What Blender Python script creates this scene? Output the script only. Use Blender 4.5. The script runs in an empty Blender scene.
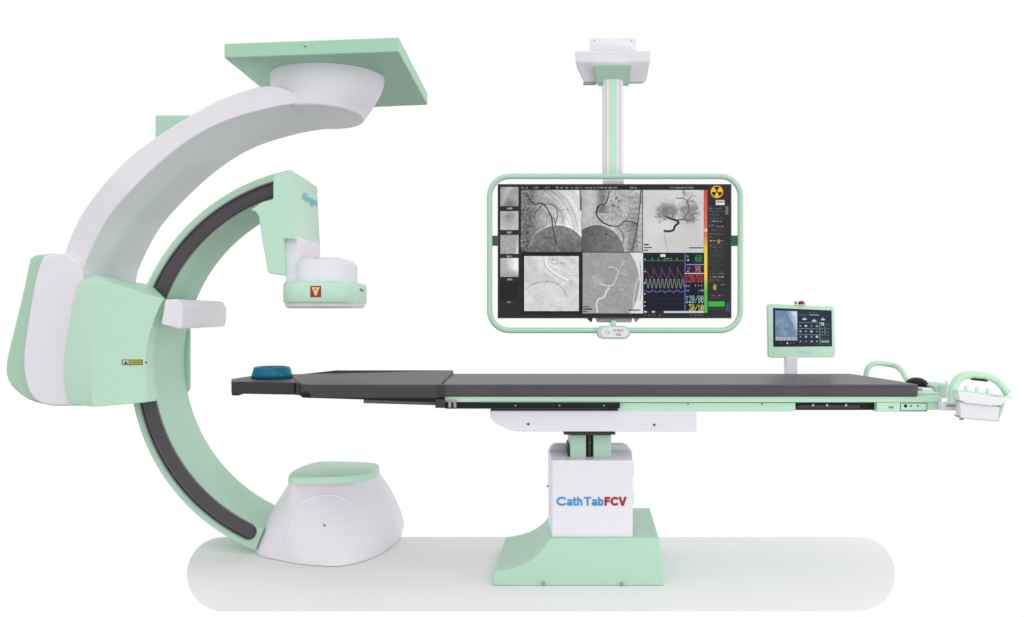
import bpy, bmesh, math, random
import numpy as np
from mathutils import Vector, Matrix
random.seed(4); rng = np.random.default_rng(7)
SC = bpy.context.scene
COL = SC.collection
PI = math.pi

# ------------------------------------------------------------------ camera
F = 896.0; CX, CY = 512.0, 308.5; H = 1.07
cam = bpy.data.cameras.new('camera'); cam.lens = F/1024*36; cam.sensor_width = 36; cam.clip_end = 200; cam.clip_start = .05
co = bpy.data.objects.new('camera', cam); COL.objects.link(co)
co.location = (0, 0, H); co.rotation_euler = (PI/2, 0, 0); SC.camera = co

# ------------------------------------------------------------------ studio light
world = bpy.data.worlds.new('World'); SC.world = world; world.use_nodes = True
nt = world.node_tree; nt.nodes.clear()
wo = nt.nodes.new('ShaderNodeOutputWorld'); bg = nt.nodes.new('ShaderNodeBackground')
tc = nt.nodes.new('ShaderNodeTexCoord'); sp = nt.nodes.new('ShaderNodeSeparateXYZ')
mp = nt.nodes.new('ShaderNodeMapRange'); cr = nt.nodes.new('ShaderNodeValToRGB')
nt.links.new(tc.outputs['Generated'], sp.inputs[0]); nt.links.new(sp.outputs['Z'], mp.inputs['Value'])
mp.inputs['From Min'].default_value = -1; mp.inputs['From Max'].default_value = 1
nt.links.new(mp.outputs[0], cr.inputs[0]); nt.links.new(cr.outputs[0], bg.inputs['Color'])
e = cr.color_ramp.elements                       # invented surround: white round the horizon, dimmed below to shade undersides, brighter above
e[0].position = .0; e[0].color = (.16, .14, .18, 1)
e[1].position = 1.; e[1].color = (1.10, 1.10, 1.10, 1)
for p, c in ((.20, .16), (.29, 1.), (.69, 1.), (.80, 1.06)):
    q = e.new(p); q.color = (c, c, c, 1)
bg.inputs['Strength'].default_value = 1.0
nt.links.new(bg.outputs[0], wo.inputs['Surface'])

def area(name, loc, target, size, power, col=(1, 1, 1)):
    l = bpy.data.lights.new(name, 'AREA'); l.shape = 'RECTANGLE'; l.size = size[0]; l.size_y = size[1]
    l.energy = power; l.color = col
    o = bpy.data.objects.new(name, l); COL.objects.link(o); o.location = loc
    o.rotation_euler = (Vector(target)-Vector(loc)).to_track_quat('-Z', 'Y').to_euler()
area('softbox_key', (1.8, -3.2, 3.4), (-.3, 3.8, 1.0), (3.2, 2.4), 46)
area('softbox_side', (4.8, .6, .70), (-1.2, 4.0, 1.5), (1.6, 1.0), 46)

SC.view_settings.view_transform = 'Standard'; SC.view_settings.look = 'None'
SC.view_settings.exposure = 0; SC.view_settings.gamma = 1
SC.render.engine = 'CYCLES'
SC.cycles.max_bounces = 8

# ------------------------------------------------------------------ materials
def mat(name, col, rough=.4, metal=0, spec=.4, noise=.012, bump=0, nscale=40, coat=0):
    m = bpy.data.materials.new(name); m.use_nodes = True
    n = m.node_tree.nodes; l = m.node_tree.links; b = n['Principled BSDF']
    t = n.new('ShaderNodeTexCoord'); x = n.new('ShaderNodeTexNoise'); x.inputs['Scale'].default_value = nscale
    x.inputs['Detail'].default_value = 4
    l.new(t.outputs['Object'], x.inputs['Vector'])
    r = n.new('ShaderNodeMix'); r.data_type = 'RGBA'
    r.inputs['A'].default_value = (*[c*(1-noise*2) for c in col], 1)
    r.inputs['B'].default_value = (*[min(1, c*(1+noise*2)) for c in col], 1)
    l.new(x.outputs[0], r.inputs['Factor']); l.new(r.outputs['Result'], b.inputs['Base Color'])
    b.inputs['Roughness'].default_value = rough; b.inputs['Metallic'].default_value = metal
    b.inputs['Specular IOR Level'].default_value = spec
    b.inputs['Coat Weight'].default_value = coat
    if bump:
        k = n.new('ShaderNodeBump'); k.inputs['Strength'].default_value = bump; k.inputs['Distance'].default_value = .002
        x2 = n.new('ShaderNodeTexNoise'); x2.inputs['Scale'].default_value = nscale*8
        l.new(t.outputs['Object'], x2.inputs['Vector'])
        l.new(x2.outputs[0], k.inputs['Height']); l.new(k.outputs[0], b.inputs['Normal'])
    return m
WHITE = mat('white_painted_shell', (.80, .772, .822), .42, spec=.3)
WHITE2 = mat('white_box_paint', (.765, .75, .80), .36, spec=.3)
GREEN = mat('mint_green_paint', (.435, .66, .515), .45, spec=.3)
GREENL = mat('pale_mint_paint', (.515, .76, .595), .42, spec=.3)
GREEND = mat('mint_plate_shaded', (.39, .655, .485), .5, spec=.3)  # mint deepened to put the underside's shade into the plate colour
RAIL = mat('dark_rail_rubber', (.052, .045, .054), .27, spec=.5, bump=.15)
LIP = mat('rail_lip', (.17, .155, .18), .3, spec=.5)
PAD = mat('mattress_vinyl', (.066, .058, .067), .42, spec=.4, bump=.5, noise=.10, nscale=9)
PADHEAD = mat('head_pad_vinyl_shaded', (.050, .043, .049), .45, spec=.35, bump=.5, noise=.10, nscale=9)  # same vinyl as the mattress, darkened to carry the head end's shading
PADEND = mat('carbon_board', (.036, .032, .037), .45, spec=.3, bump=.2, noise=.06)
BLACK = mat('black_plastic', (.009, .009, .009), .4, spec=.2)
DARK = mat('dark_anodised_metal', (.04, .04, .042), .35, metal=.3)
STEEL = mat('steel', (.42, .42, .43), .3, metal=.9)
GREY = mat('grey_bracket', (.33, .31, .33), .5)
BLUE = mat('teal_blue_gel', (.001, .16, .28), .2, spec=.25, noise=.08)
CYAN = mat('cyan_print', (.03, .48, .66), .5)
CYAN2 = mat('blue_print', (.035, .30, .60), .5)
RED = mat('red_print', (.38, .015, .02), .5)
DKRED = mat('dark_red_sticker', (.30, .03, .02), .5)
CREAM = mat('cream_print', (.80, .60, .30), .5)
YELLOW = mat('yellow_sticker', (.55, .47, .03), .5)
DKINK = mat('dark_red_print', (.28, .008, .03), .5)
INK = mat('dark_ink', (.05, .05, .04), .5)
MAT = mat('light_grey_floor', (.89, .882, .89), .9, spec=0, noise=.004, nscale=4)
DKGREEN = mat('dark_green_bracket', (.015, .10, .045), .5)

# ------------------------------------------------------------------ helpers
def P(px, py, Y): return Vector(((px-CX)*Y/F, Y, H-(py-CY)*Y/F))
def G(px, py, z):                       # point of a horizontal plane seen at a pixel
    Y = (H-z)*F/(py-CY); return P(px, py, Y)
def thing(name, label, cat, loc=(0, 0, 0), group=None):
    o = bpy.data.objects.new(name, None); COL.objects.link(o); o.location = loc
    o.empty_display_size = .1
    o['label'] = label; o['category'] = cat
    if group: o['group'] = group
    return o
def root_loc(p):
    v = Vector((0, 0, 0))
    while p is not None: v = v+p.location; p = p.parent
    return v
def link(name, me, m, parent=None, bevel=0, seg=3, angle=32, smooth=True):
    me.update()
    off = root_loc(parent)
    if off.length: me.transform(Matrix.Translation(-off))
    o = bpy.data.objects.new(name, me); COL.objects.link(o)
    if parent is not None: o.parent = parent
    if m: me.materials.append(m)
    if smooth:
        me.shade_smooth()
    if bevel:
        b = o.modifiers.new('bevel', 'BEVEL'); b.width = bevel; b.segments = seg; b.limit_method = 'ANGLE'
        b.angle_limit = math.radians(angle); b.harden_normals = True; b.use_clamp_overlap = True
    elif smooth:
        me.set_sharp_from_angle(angle=math.radians(angle))
    return o
def mesh(name, v, f, fix=True):
    me = bpy.data.meshes.new(name); me.from_pydata([tuple(p) for p in v], [], f)
    if fix:
        bm = bmesh.new(); bm.from_mesh(me); bmesh.ops.recalc_face_normals(bm, faces=bm.faces); bm.to_mesh(me); bm.free()
    return me
def loft_mesh(rings, closed=True, cap=True):
    n = len(rings[0]); v = [p for r in rings for p in r]; f = []
    for i in range(len(rings)-1):
        for j in range(n if closed else n-1):
            k = (j+1) % n; f.append((i*n+j, i*n+k, (i+1)*n+k, (i+1)*n+j))
    if cap:
        f.append(tuple(range(n))[::-1]); f.append(tuple((len(rings)-1)*n+j for j in range(n)))
    return mesh('m', v, f)
def loft(name, rings, m, parent, bevel=0, **k): return link(name, loft_mesh(rings), m, parent, bevel, **k)
def prism(name, pts, Yf, Yb, m, parent, bevel=0, **k):   # front outline seen at depth Yf, carried straight back to Yb
    fr = [P(x, y, Yf) for x, y in pts]; bk = [Vector((p.x, Yb, p.z)) for p in fr]
    return loft(name, [fr, bk], m, parent, bevel, **k)
def box(name, a, b, m, parent, bevel=0, **k):
    (x0, y0, z0), (x1, y1, z1) = a, b
    r0 = [Vector((x0, y0, z0)), Vector((x1, y0, z0)), Vector((x1, y1, z0)), Vector((x0, y1, z0))]
    return loft(name, [r0, [p+Vector((0, 0, z1-z0)) for p in r0]], m, parent, bevel, **k)
def pbox(name, x0, y0, x1, y1, Yf, Yb, m, parent, bevel=0, **k):
    return prism(name, [(x0, y0), (x1, y0), (x1, y1), (x0, y1)], Yf, Yb, m, parent, bevel, **k)
def cat(pts, n, closed=False):          # Catmull-Rom through the points, even arc length
    p = [Vector(q) for q in pts]; N = len(p); out = []
    segs = N if closed else N-1
    for i in range(segs):
        if closed: a, b, c, d = p[(i-1) % N], p[i], p[(i+1) % N], p[(i+2) % N]
        else: a, b, c, d = p[max(i-1, 0)], p[i], p[i+1], p[min(i+2, N-1)]
        for j in range(16):
            t = j/16
            out.append(.5*((2*b)+(c-a)*t+(2*a-5*b+4*c-d)*t*t+(3*b-a-3*c+d)*t**3))
    out.append(p[0].copy() if closed else p[-1].copy())
    L = [0]
    for i in range(1, len(out)): L.append(L[-1]+(out[i]-out[i-1]).length)
    res = []; k = 0
    for i in range(n):
        s = L[-1]*i/(n if closed else n-1)
        while k < len(L)-2 and L[k+1] < s: k += 1
        d = L[k+1]-L[k]; t = 0 if d == 0 else (s-L[k])/d
        res.append(out[k].lerp(out[k+1], min(max(t, 0), 1)))
    return res
def tube(name, pts, rad, m, parent, seg=16, closed=False, cap=True, squash=1):
    n = len(pts); rings = []; up = None
    for i in range(n):
        if closed: t = pts[(i+1) % n]-pts[i-1]
        else: t = pts[min(i+1, n-1)]-pts[max(i-1, 0)]
        t.normalize()
        if up is None:
            up = Vector((0, 1, 0)) if abs(t.y) < .9 else Vector((1, 0, 0))
        side = t.cross(up).normalized(); up = side.cross(t).normalized()
        r = rad[i] if isinstance(rad, (list, tuple)) else rad
        rings.append([pts[i]+side*math.cos(a)*r+up*math.sin(a)*r*squash for a in [2*PI*j/seg for j in range(seg)]])
    if closed: rings.append(rings[0]); 
    me = loft_mesh(rings, cap=(cap and not closed))
    if closed:
        bm = bmesh.new(); bm.from_mesh(me); bmesh.ops.remove_doubles(bm, verts=bm.verts, dist=1e-6)
        bmesh.ops.recalc_face_normals(bm, faces=bm.faces); bm.to_mesh(me); bm.free()
    return link(name, me, m, parent, angle=50)
def lathe(name, c, prof, m, parent, seg=40, axis='z', angle=40):
    rings = []
    for r, h in prof:
        ring = []
        for j in range(seg):
            a = 2*PI*j/seg
            if axis == 'z': ring.append(Vector((c[0]+r*math.cos(a), c[1]+r*math.sin(a), c[2]+h)))
            else: ring.append(Vector((c[0]+r*math.cos(a), c[1]+h, c[2]+r*math.sin(a))))
        rings.append(ring)
    return link(name, loft_mesh(rings), m, parent, angle=angle)
def screw(c, r, m, parent, axis='y'): return lathe('screw', c, [(r, 0), (r, -.003), (r*.6, -.005)], m, parent, seg=14, axis='y')
def rrect(x0, y0, x1, y1, r, n=6):
    out = []
    for cx, cy, a0 in ((x1-r, y0+r, -90), (x1-r, y1-r, 0), (x0+r, y1-r, 90), (x0+r, y0+r, 180)):
        for i in range(n+1):
            a = math.radians(a0+90*i/n); out.append((cx+r*math.cos(a), cy+r*math.sin(a)))
    return out
def text(name, s, m, parent, origin, xdir, ydir, width, height, bold=0.0, thick=.0008, shear=0, name_space=1.0):
    cu = bpy.data.curves.new(name, 'FONT'); cu.body = s; cu.size = 1; cu.extrude = 0; cu.offset = bold; cu.shear = shear
    cu.space_character = name_space; cu.resolution_u = 4
    ob = bpy.data.objects.new(name, cu); COL.objects.link(ob)
    bpy.context.view_layer.update()
    me = bpy.data.meshes.new_from_object(ob.evaluated_get(bpy.context.evaluated_depsgraph_get()))
    bpy.data.objects.remove(ob)
    xs = [v.co.x for v in me.vertices]; ys = [v.co.y for v in me.vertices]
    x0, x1, y0, y1 = min(xs), max(xs), min(ys), max(ys)
    xd, yd = Vector(xdir).normalized(), Vector(ydir).normalized(); nz = xd.cross(yd).normalized(); o = Vector(origin)
    for v in me.vertices:
        v.co = o+xd*((v.co.x-x0)/(x1-x0)*width)+yd*((v.co.y-y0)/(y1-y0)*height)+nz*thick
    me.materials.clear()
    return link(name, me, m, parent, smooth=False)

# ------------------------------------------------------------------ floor
s = cat([(225-37*math.cos(a), 574-37*math.sin(a), 0) for a in [PI/2-PI*i/12 for i in range(13)]][::-1], 40)
out = []
for i in range(25):
    a = PI/2+PI*i/24; out.append((224+37*math.cos(a), 574-37*math.sin(a)))
for i in range(25):
    a = -PI/2+PI*i/24; out.append((858+37*math.cos(a), 574-37*math.sin(a)))
top = [G(x, y, 0) for x, y in out]
fl = loft('floor', [[p-Vector((0, 0, .0015)) for p in top], top], MAT, None, 0)
fl['kind'] = 'structure'

# ================================================================== C-arm
DC = 4.07
gantry = thing('c_arm_gantry', 'large mint green and white C-arm x-ray machine hanging from a square green ceiling plate', 'x-ray machine', (-1.15, 4.1, 0))
ZP = 1.07+.848*1.234
cs = [G(224, 58, ZP), G(399, 52, ZP), G(427.6, 105, ZP), G(289, 111, ZP)]
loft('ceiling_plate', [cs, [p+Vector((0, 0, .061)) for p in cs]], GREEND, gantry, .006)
lathe('bolt_hole', tuple((cs[0].lerp(cs[1], .47)+Vector((0, -.001, .036)))), [(.003, 0), (.003, -.004)], INK, gantry, seg=10, axis='y')
# collar
cc = Vector(((328-512)*DC/F, DC, 0)); rings = []
z0 = 1.945
for i in range(9):
    t = i/8; z = ZP-(ZP-z0)*t; e_ = t**1.6
    cx = cc.x+(-.862-cc.x)*e_; rx = .256+(.188-.256)*e_; ry = .256+(.262-.256)*e_
    rings.append([Vector((cx+rx*math.cos(a), DC+ry*math.sin(a), z)) for a in [2*PI*j/72 for j in range(72)]])
# rounded lower lip
for t in (.35, .7, .9, 1):
    d = 1-.06*(1-math.sqrt(1-t*t)); z = z0-.010*t
    rings.append([Vector((-.862+.188*d*math.cos(a), DC+.262*d*math.sin(a), z)) for a in [2*PI*j/72 for j in range(72)]])
loft('mounting_collar', rings, WHITE, gantry, angle=50)
# arm
YA, YAB = 3.80, 4.35
outer = [(56, 300), (59, 275), (64, 254), (78, 220), (97, 192), (123, 163), (146, 144), (181, 121), (219, 100), (258, 87), (277, 86.5), (292, 91.5), (307, 100)]
ridge = [(78, 302), (82, 278), (87, 259), (107, 220), (130, 192), (162, 161), (194, 137), (227, 120.5), (266, 109), (290, 104.5), (309, 102.6)]
N = 64
o3 = cat([P(x, y, YA) for x, y in outer], N); r3 = cat([P(x, y, YA) for x, y in ridge], N)
def sink(i):                                # the front face dips inside the housing and the collar
    a = max(0, (24-i)/16); b = max(0, (i-(N-9))/8); return .068*min(1, a)+.03*min(1, b)
def front(q, i):                            # the arm also widens a little where it dips into the housing
    k = (YA+sink(i))/YA; return Vector((q.x*k, YA+sink(i), H+(q.z-H)*k))
loft('suspension_arm', [[front(a, i), front(b, i), Vector((b.x, YAB, b.z)), Vector((a.x, YAB, a.z))] for i, (a, b) in enumerate(zip(o3, r3))], WHITE, gantry, .034, seg=5, angle=40)
pbox('rear_cover', 155, 115, 212, 150, YAB+.002, 4.6, GREEN, gantry, .008)
# pivot housing
wh = cat([(43, 255.5, 0), (37, 272, 0), (32, 295, 0), (26, 333, 0), (23, 360, 0), (25.5, 382, 0), (32, 397, 0), (42, 404, 0), (52, 406, 0)], 30)
pts = [(p.x, p.y) for p in wh]+[(84, 406), (85, 330), (83, 275), (80, 262), (66, 252.5)]
hs = prism('pivot_housing', pts, 3.848, 4.28, WHITE, gantry, .012)
gh = cat([(52, 253.5, 0), (33, 256, 0), (30, 264, 0), (24, 292, 0), (16, 325, 0), (7.5, 362, 0), (9, 380, 0), (19, 392.5, 0), (34, 401.5, 0), (52, 405.5, 0)], 36)
prism('end_cover', [(p.x-1.6, p.y) for p in gh]+[(90, 404), (90, 254)], 3.92, 4.36, GREEN, gantry, .012)
# C ring
YR, YRB = 3.88, 4.262
CR = (329, 365.5)
def arc(r, t, Y=YR, c=CR): t = math.radians(t); return P(c[0]-r*math.sin(t), c[1]-r*math.cos(t), Y)
T = [11+i*(158.2-11)/110 for i in range(111)]
def sect(t, r0, r1, Y0, Y1):
    a = arc(r0, t); b = arc(r1, t)
    return [Vector((a.x, Y0, a.z)), Vector((b.x, Y0, b.z)), Vector((b.x, Y1, b.z)), Vector((a.x, Y1, a.z))]
ring = loft('c_ring', [sect(t, 199.5, 176.5, YR, YRB) for t in T], GREEN, gantry, .004, seg=2, angle=40)
TR = [13+i*(153.8-13)/110 for i in range(111)]+[153.9+2.7*math.sin(PI/2*i/16) for i in range(17)]
def wid(t): 
    d = (156.6-t)/2.4
    return 1 if d >= 1 else math.sqrt(max(0, 1-(1-d)**2))*.96+.04
def railsec(t):
    w = wid(t); o = []
    for r, y in ((6.6, .01), (6.6, -.003), (5.2, -.011), (3.9, -.009), (2.6, -.0065), (-5.6, -.0065), (-6.6, -.004), (-6.6, .01)):
        q = arc(184.2+r*w, t); o.append(Vector((q.x, YR+y, q.z)))
    return o
loft('guide_rail', [railsec(t) for t in TR], RAIL, gantry, angle=30)
loft('rail_lip', [sect(t, 184.2+8.2*wid(t), 184.2+6.9*wid(t), YR-.010, YR+.01) for t in TR], LIP, gantry, .001, seg=2, angle=40)
loft('rail_lip', [sect(t, 184.2-6.9*wid(t), 184.2-7.8*wid(t), YR-.008, YR+.01) for t in TR], RAIL, gantry, .001, seg=2, angle=40)
# carriage
rows = [((75, 404.5, 3.82), (94, 407, 3.72), (145, 402.5, 3.72), (155, 401, 3.876)),
        ((67, 400, 3.84), (92, 400, 3.72), (146, 398, 3.72), (155.4, 396, 3.876)),
        ((63.5, 380, 3.84), (91.5, 382, 3.72), (145.5, 378, 3.72), (152.8, 376, 3.876)),
        ((64, 358, 3.84), (92, 360, 3.72), (145.5, 355, 3.72), (152.3, 354, 3.876)),
        ((67, 335, 3.84), (96, 335, 3.72), (149, 335, 3.72), (154.6, 335, 3.876)),
        ((72, 308, 3.84), (103, 309, 3.72), (155, 317, 3.72), (159, 316, 3.876)),
        ((78, 283, 3.84), (111, 283, 3.72), (163.4, 299, 3.72), (165, 299.5, 3.876)),
        ((83, 277, 3.88), (99, 275.5, 3.84), (152, 286.5, 3.878), (153, 287.5, 3.90))]
rg = []
for L_, M_, R_, Q_ in rows:
    a, b, c, d = P(*L_), P(*M_), P(*R_), P(Q_[0]+1.0, Q_[1], 3.866)
    rg.append([a, b, c, d, Vector((d.x-.02, 3.93, d.z)), Vector((d.x-.04, 4.255, d.z)), Vector((a.x, 4.255, a.z))])
car = loft('carriage_housing', rg, GREENL, gantry, .012, seg=4, angle=22)
prism('carriage_back_plate', rrect(140, 300, 189.5, 393, 6), 4.264, 4.285, GREEN, gantry, .004)
# warning sticker
st = pbox('warning_sticker', 121.8, 359.6, 142.4, 365.0, 3.7185, 3.7205, INK, gantry)
pbox('symbol_field', 122.8, 360.4, 128.6, 364.3, 3.7172, 3.7188, mat('sticker_white', (.75, .72, .68), .5), st)
pbox('text_field', 129.4, 360.4, 141.5, 364.3, 3.7172, 3.7188, YELLOW, st)
prism('warning_triangle', [(125.7, 360.7), (127.8, 364), (123.6, 364)], 3.716, 3.7173, INK, st)
a = P(130.3, 363.4, 3.717); text('lettering', 'CAUTION', INK, st, a, (1, 0, 0), (0, 0, 1), 10.4*3.717/F, 2.2*3.717/F)
screw(P(146.4, 362.5, 3.72), .0035, DKGREEN, gantry)
# bumper / side handle
rb = []
sec = [(165, 299.5), (178.5, 299), (183, 307), (182.5, 324), (180.5, 329.5), (160.8, 324.5)]
f0 = [P(x, y, 3.71) for x, y in sec]
b0 = [Vector((p.x, 4.28, p.z-(.0 if i in (3, 4, 5) else .006))) for i, p in enumerate(f0)]
loft('side_bumper', [f0, b0], WHITE, gantry, .008, seg=3, angle=20)
# detector arm block
dpts = [(273, 174.5), (291, 170), (292.5, 205), (294.5, 239.5), (283.6, 238.8), (284.6, 272), (284, 275.5), (269.5, 273.3), (267.5, 271), (262, 240), (258.5, 216), (255.5, 212), (250, 210), (262, 202), (273, 199)]
YD = 3.76
prism('detector_arm', dpts, YD, 4.27, GREENL, gantry, .006, seg=3)
# cover right facet is the side of the block; brand lettering on it
side_x = (292-CX)*YD/F
d0 = Vector((side_x+.001, 0, 0))
def onside(px, py, xw):                        # pixel on the vertical plane x = xw
    Y = xw*F/(px-CX); return P(px, py, Y)
xw = (291.0-CX)*YD/F
text('brand_lettering', 'Allengers', CYAN, gantry, Vector((xw+.0075, 3.94, 1.538)), (0, 1, 0), (0, 0, 1), .30, .050, bold=.005, thick=.001, shear=.25)
# neck + detector
YN = 3.80
nk = [(285.6, 236), (296, 236), (298, 238), (299, 283), (285.6, 283)]
prism('detector_neck', nk, YN, 4.24, WHITE, gantry, .006)
pbox('neck_gap', 283.9, 239, 285.7, 274, YN-.005, 4.2, BLACK, gantry)
def rr_ring(cx, cy, hx, hy, r, z, n=7):
    return [Vector((x, y, z)) for x, y in rrect(cx-hx, cy-hy, cx+hx, cy+hy, r, n)]
yz = lambda y, Y: H-(y-CY)*Y/F
Yd = 3.72
X0 = (283.3-CX)*3.80/F; X1 = (366.5-CX)*4.12/F; xc = (X0+X1)/2; hx = (X1-X0)/2; yc = Yd+.245; hy = .245
zb, zt = yz(303, Yd), yz(281.8, Yd)
loft('detector_band', [rr_ring(xc, yc, hx*.975, hy*.975, .085, zb-.001), rr_ring(xc, yc, hx, hy, .09, zb+.008), rr_ring(xc, yc, hx, hy, .09, zt-.012), rr_ring(xc, yc, hx*.96, hy*.96, .08, zt)], GREENL, gantry, angle=60)
loft('detector_face', [rr_ring(xc, yc, hx*.90, hy*.90, .08, zb-.022), rr_ring(xc, yc, hx*.955, hy*.955, .085, zb-.014), rr_ring(xc, yc, hx*.97, hy*.97, .09, zb+.002)], WHITE, gantry, angle=60)
# round upper shell of the detector
yh = 4.0; rx = (357.5-300)*4.0/F/2+.045
ux = (357-CX)*4.02/F-.165
xl_, xr_ = -.955, -.706
rings = [rr_ring((xl_+xr_)/2, 3.985, (xr_-xl_)/2-d, .215-d, .112-d*.5, yz(y, 3.80)) for d, y in ((0, 284), (0, 265), (.004, 261.5), (.014, 258.8), (.03, 257.3), (.05, 256.8))]
loft('detector_shell', rings, WHITE2, gantry, angle=60)
# red label
lb = pbox('red_label', 310.3, 285.8, 321, 297.2, Yd-.0015, Yd+.002, DKRED, gantry)
prism('shield_mark', [(311.6, 287.2), (319.8, 287.2), (318.6, 290), (316.4, 295.6), (315.0, 295.6), (312.8, 290)], Yd-.003, Yd-.0013, CREAM, lb)
lathe('mark_dot', tuple(P(315.7, 289.4, Yd-.003)), [(.0045, 0), (.0045, -.001)], mat('olive_print', (.30, .24, .08), .5), lb, seg=14, axis='y')
text('model_lettering', 'Allengers', INK, gantry, Vector((xc+hx+.001, 3.93, yz(292, 3.95))), (0, 1, 0), (0, 0, 1), .11, .018, bold=.02, thick=.001, shear=.2)
# tube housing dome
bot = [G(285, 562, 0), G(315, 566, 0), G(345, 566, 0), G(376, 557, 0), G(398, 542, 0), G(402, 532.5, 0), Vector((-.56, 4.47, 0)), Vector((-.8, 4.62, 0)), Vector((-1.1, 4.45, 0)), G(256, 551, 0)]
tp = [(-.967, 3.90), (-.88, 3.88), (-.77, 3.89), (-.68, 3.93), (-.628, 4.0), (-.615, 4.1), (-.645, 4.22), (-.79, 4.26), (-.925, 4.25), (-.98, 4.06)]
tp = [Vector((x, y, 0)) for x, y in tp]
def smoothloop(c, n=12):
    N = len(c); o = []
    for i in range(N):
        a, b, cc_, d = c[(i-1) % N], c[i], c[(i+1) % N], c[(i+2) % N]
        for j in range(n):
            t = j/n; o.append(.5*((2*b)+(cc_-a)*t+(2*a-5*b+4*cc_-d)*t*t+(3*b-a-3*cc_+d)*t**3))
    return o
SB, ST = smoothloop(bot), smoothloop(tp)
ZD = .312
def dome(u, s):
    i = u*12; k = int(math.floor(i)); f = i-k
    b = SB[k % len(SB)].lerp(SB[(k+1) % len(SB)], f); t = ST[k % len(ST)].lerp(ST[(k+1) % len(ST)], f)
    e_ = s**1.5
    p = b.lerp(t, e_); p.z = .003+(ZD-.003)*s; return p
R_ = [[dome(j/12, s) for j in range(120)] for s in [i/16 for i in range(17)]]
dm = loft('tube_housing', R_, WHITE, gantry, angle=60)
ctr = Vector((-.8, 4.07, 0))
def cap_ring(k, z): return [ctr+(p-ctr)*k+Vector((0, 0, z)) for p in ST]
loft('housing_cap', [cap_ring(1.0, ZD-.004), cap_ring(1.022, ZD), cap_ring(1.022, ZD+.014), cap_ring(1.0, ZD+.027), cap_ring(.965, ZD+.031)], GREENL, gantry, .004, seg=2, angle=40)
ar = cat([(0.02, .0, 0), (.06, .3, 0), (.22, .55, 0), (.6, .76, 0), (1.1, .84, 0), (1.8, .86, 0), (2.35, .78, 0), (2.7, .6, 0), (2.9, .35, 0)], 60)
tube('panel_seam', [dome(p.x, max(p.y, 0))+Vector((0, .0005, 0)) for p in ar], .0036, WHITE, gantry, seg=8)
p = dome(1.42, .5); screw(p+Vector((0, .0, 0)), .006, GREY, gantry)

# ================================================================== table
table = thing('patient_table', 'long catheter lab patient table on a white lift column and flared mint green base', 'medical table', ((592-CX)*3.7/F, 3.7, 0))
# base
fp = [(493.3, 571.5), (502, 570.4), (512, 568.3), (521, 565.3), (530, 560.5), (538, 554), (544, 546), (549, 539.5), (553, 538), (659, 538)]
YB0 = 3.455
fr = [P(x, y, YB0+.02) for x, y in fp]
def base_ring(Y, shift_l, shift_r, lift=0):
    top_ = [Vector((p.x+(shift_l if i < 9 else shift_r), Y, p.z)) for i, p in enumerate(fr)]
    x0 = P(493, 586, YB0).x; x1 = P(664, 586, YB0).x
    return top_+[Vector((x1+shift_r, Y-(.02 if Y < 3.6 else -.01), .001)), Vector((x0+shift_l, Y-(.02 if Y < 3.6 else -.01), .001))]
loft('base', [base_ring(YB0+.02, 0, 0), base_ring(4.0, .045, .045)], GREEN, table, .0045, seg=3, angle=35)
for x, y in ((543.3, 583), (622, 583.6)): lathe('base_bolt', tuple(P(x, y, YB0-.001)), [(.007, 0), (.007, -.004), (.004, -.007)], STEEL, table, seg=14, axis='y')
# column cover
xl, xr = P(551.8, 500, 3.49).x, P(632.8, 500, 3.49).x
zb_, zt_ = .178, P(0, 460.3, 3.49).z
def cring(z, k=0):
    o = [(xl, 3.49), (xr, 3.49)]
    for i in range(7):
        a = PI/2*i/6; o.append((xr+.028-.06+.06*math.cos(a), 3.78-.06+.06*math.sin(a)))
    for i in range(7):
        a = PI/2+PI/2*i/6; o.append((xl-.004+.06+.06*math.cos(a), 3.78-.06+.06*math.sin(a)))
    return [Vector((x, y, z)) for x, y in o]
loft('column_cover', [cring(zb_), cring(zt_)], WHITE2, table, .005, seg=3, angle=40)
for y in (469.5, 498):
    pbox('side_latch', 630.6, y-6, 634.2, y+6, 3.60, 3.63, WHITE, table, .002)
bk_ = rrect(548.6, 444.4, 631.6, 500, 9, 8)
prism('cover_back_panel', bk_, 3.735, 3.79, WHITE2, table, .006)
lathe('side_screw', tuple(P(547.6, 486, 3.7)), [(.005, 0), (.005, -.004)], STEEL, table, seg=10, axis='y')
# lift column
pbox('lift_column', 570.2, 435, 586.0, 462, 3.56, 3.72, GREEN, table, .003)
pbox('lift_column', 593.4, 435, 611.4, 462, 3.56, 3.72, GREEN, table, .003)
pbox('column_slot', 584.5, 435, 595, 462, 3.58, 3.70, BLACK, table)
pbox('slot_guide', 588.2, 435, 590.8, 462, 3.572, 3.581, DARK, table)
screw(P(589.5, 442.5, 3.571), .003, STEEL, table)
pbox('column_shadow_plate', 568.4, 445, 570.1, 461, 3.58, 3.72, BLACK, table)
pbox('mounting_plate', 564, 432.2, 615.4, 434.8, 3.50, 3.80, DARK, table, .001)
# underframe
prism('underframe', [(489.8, 410.8), (696.8, 410.8), (696.8, 431.6), (518, 431.6), (510, 430), (496.5, 424), (490.8, 418.5)], 3.475, 3.99, WHITE2, table, .003)
for x, y in ((528.3, 424), (654.3, 424.8)): screw(P(x, y, 3.475), .0045, DARK, table)
pbox('underframe_gap', 491, 409.6, 697, 411.0, 3.48, 3.95, DARK, table)
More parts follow.
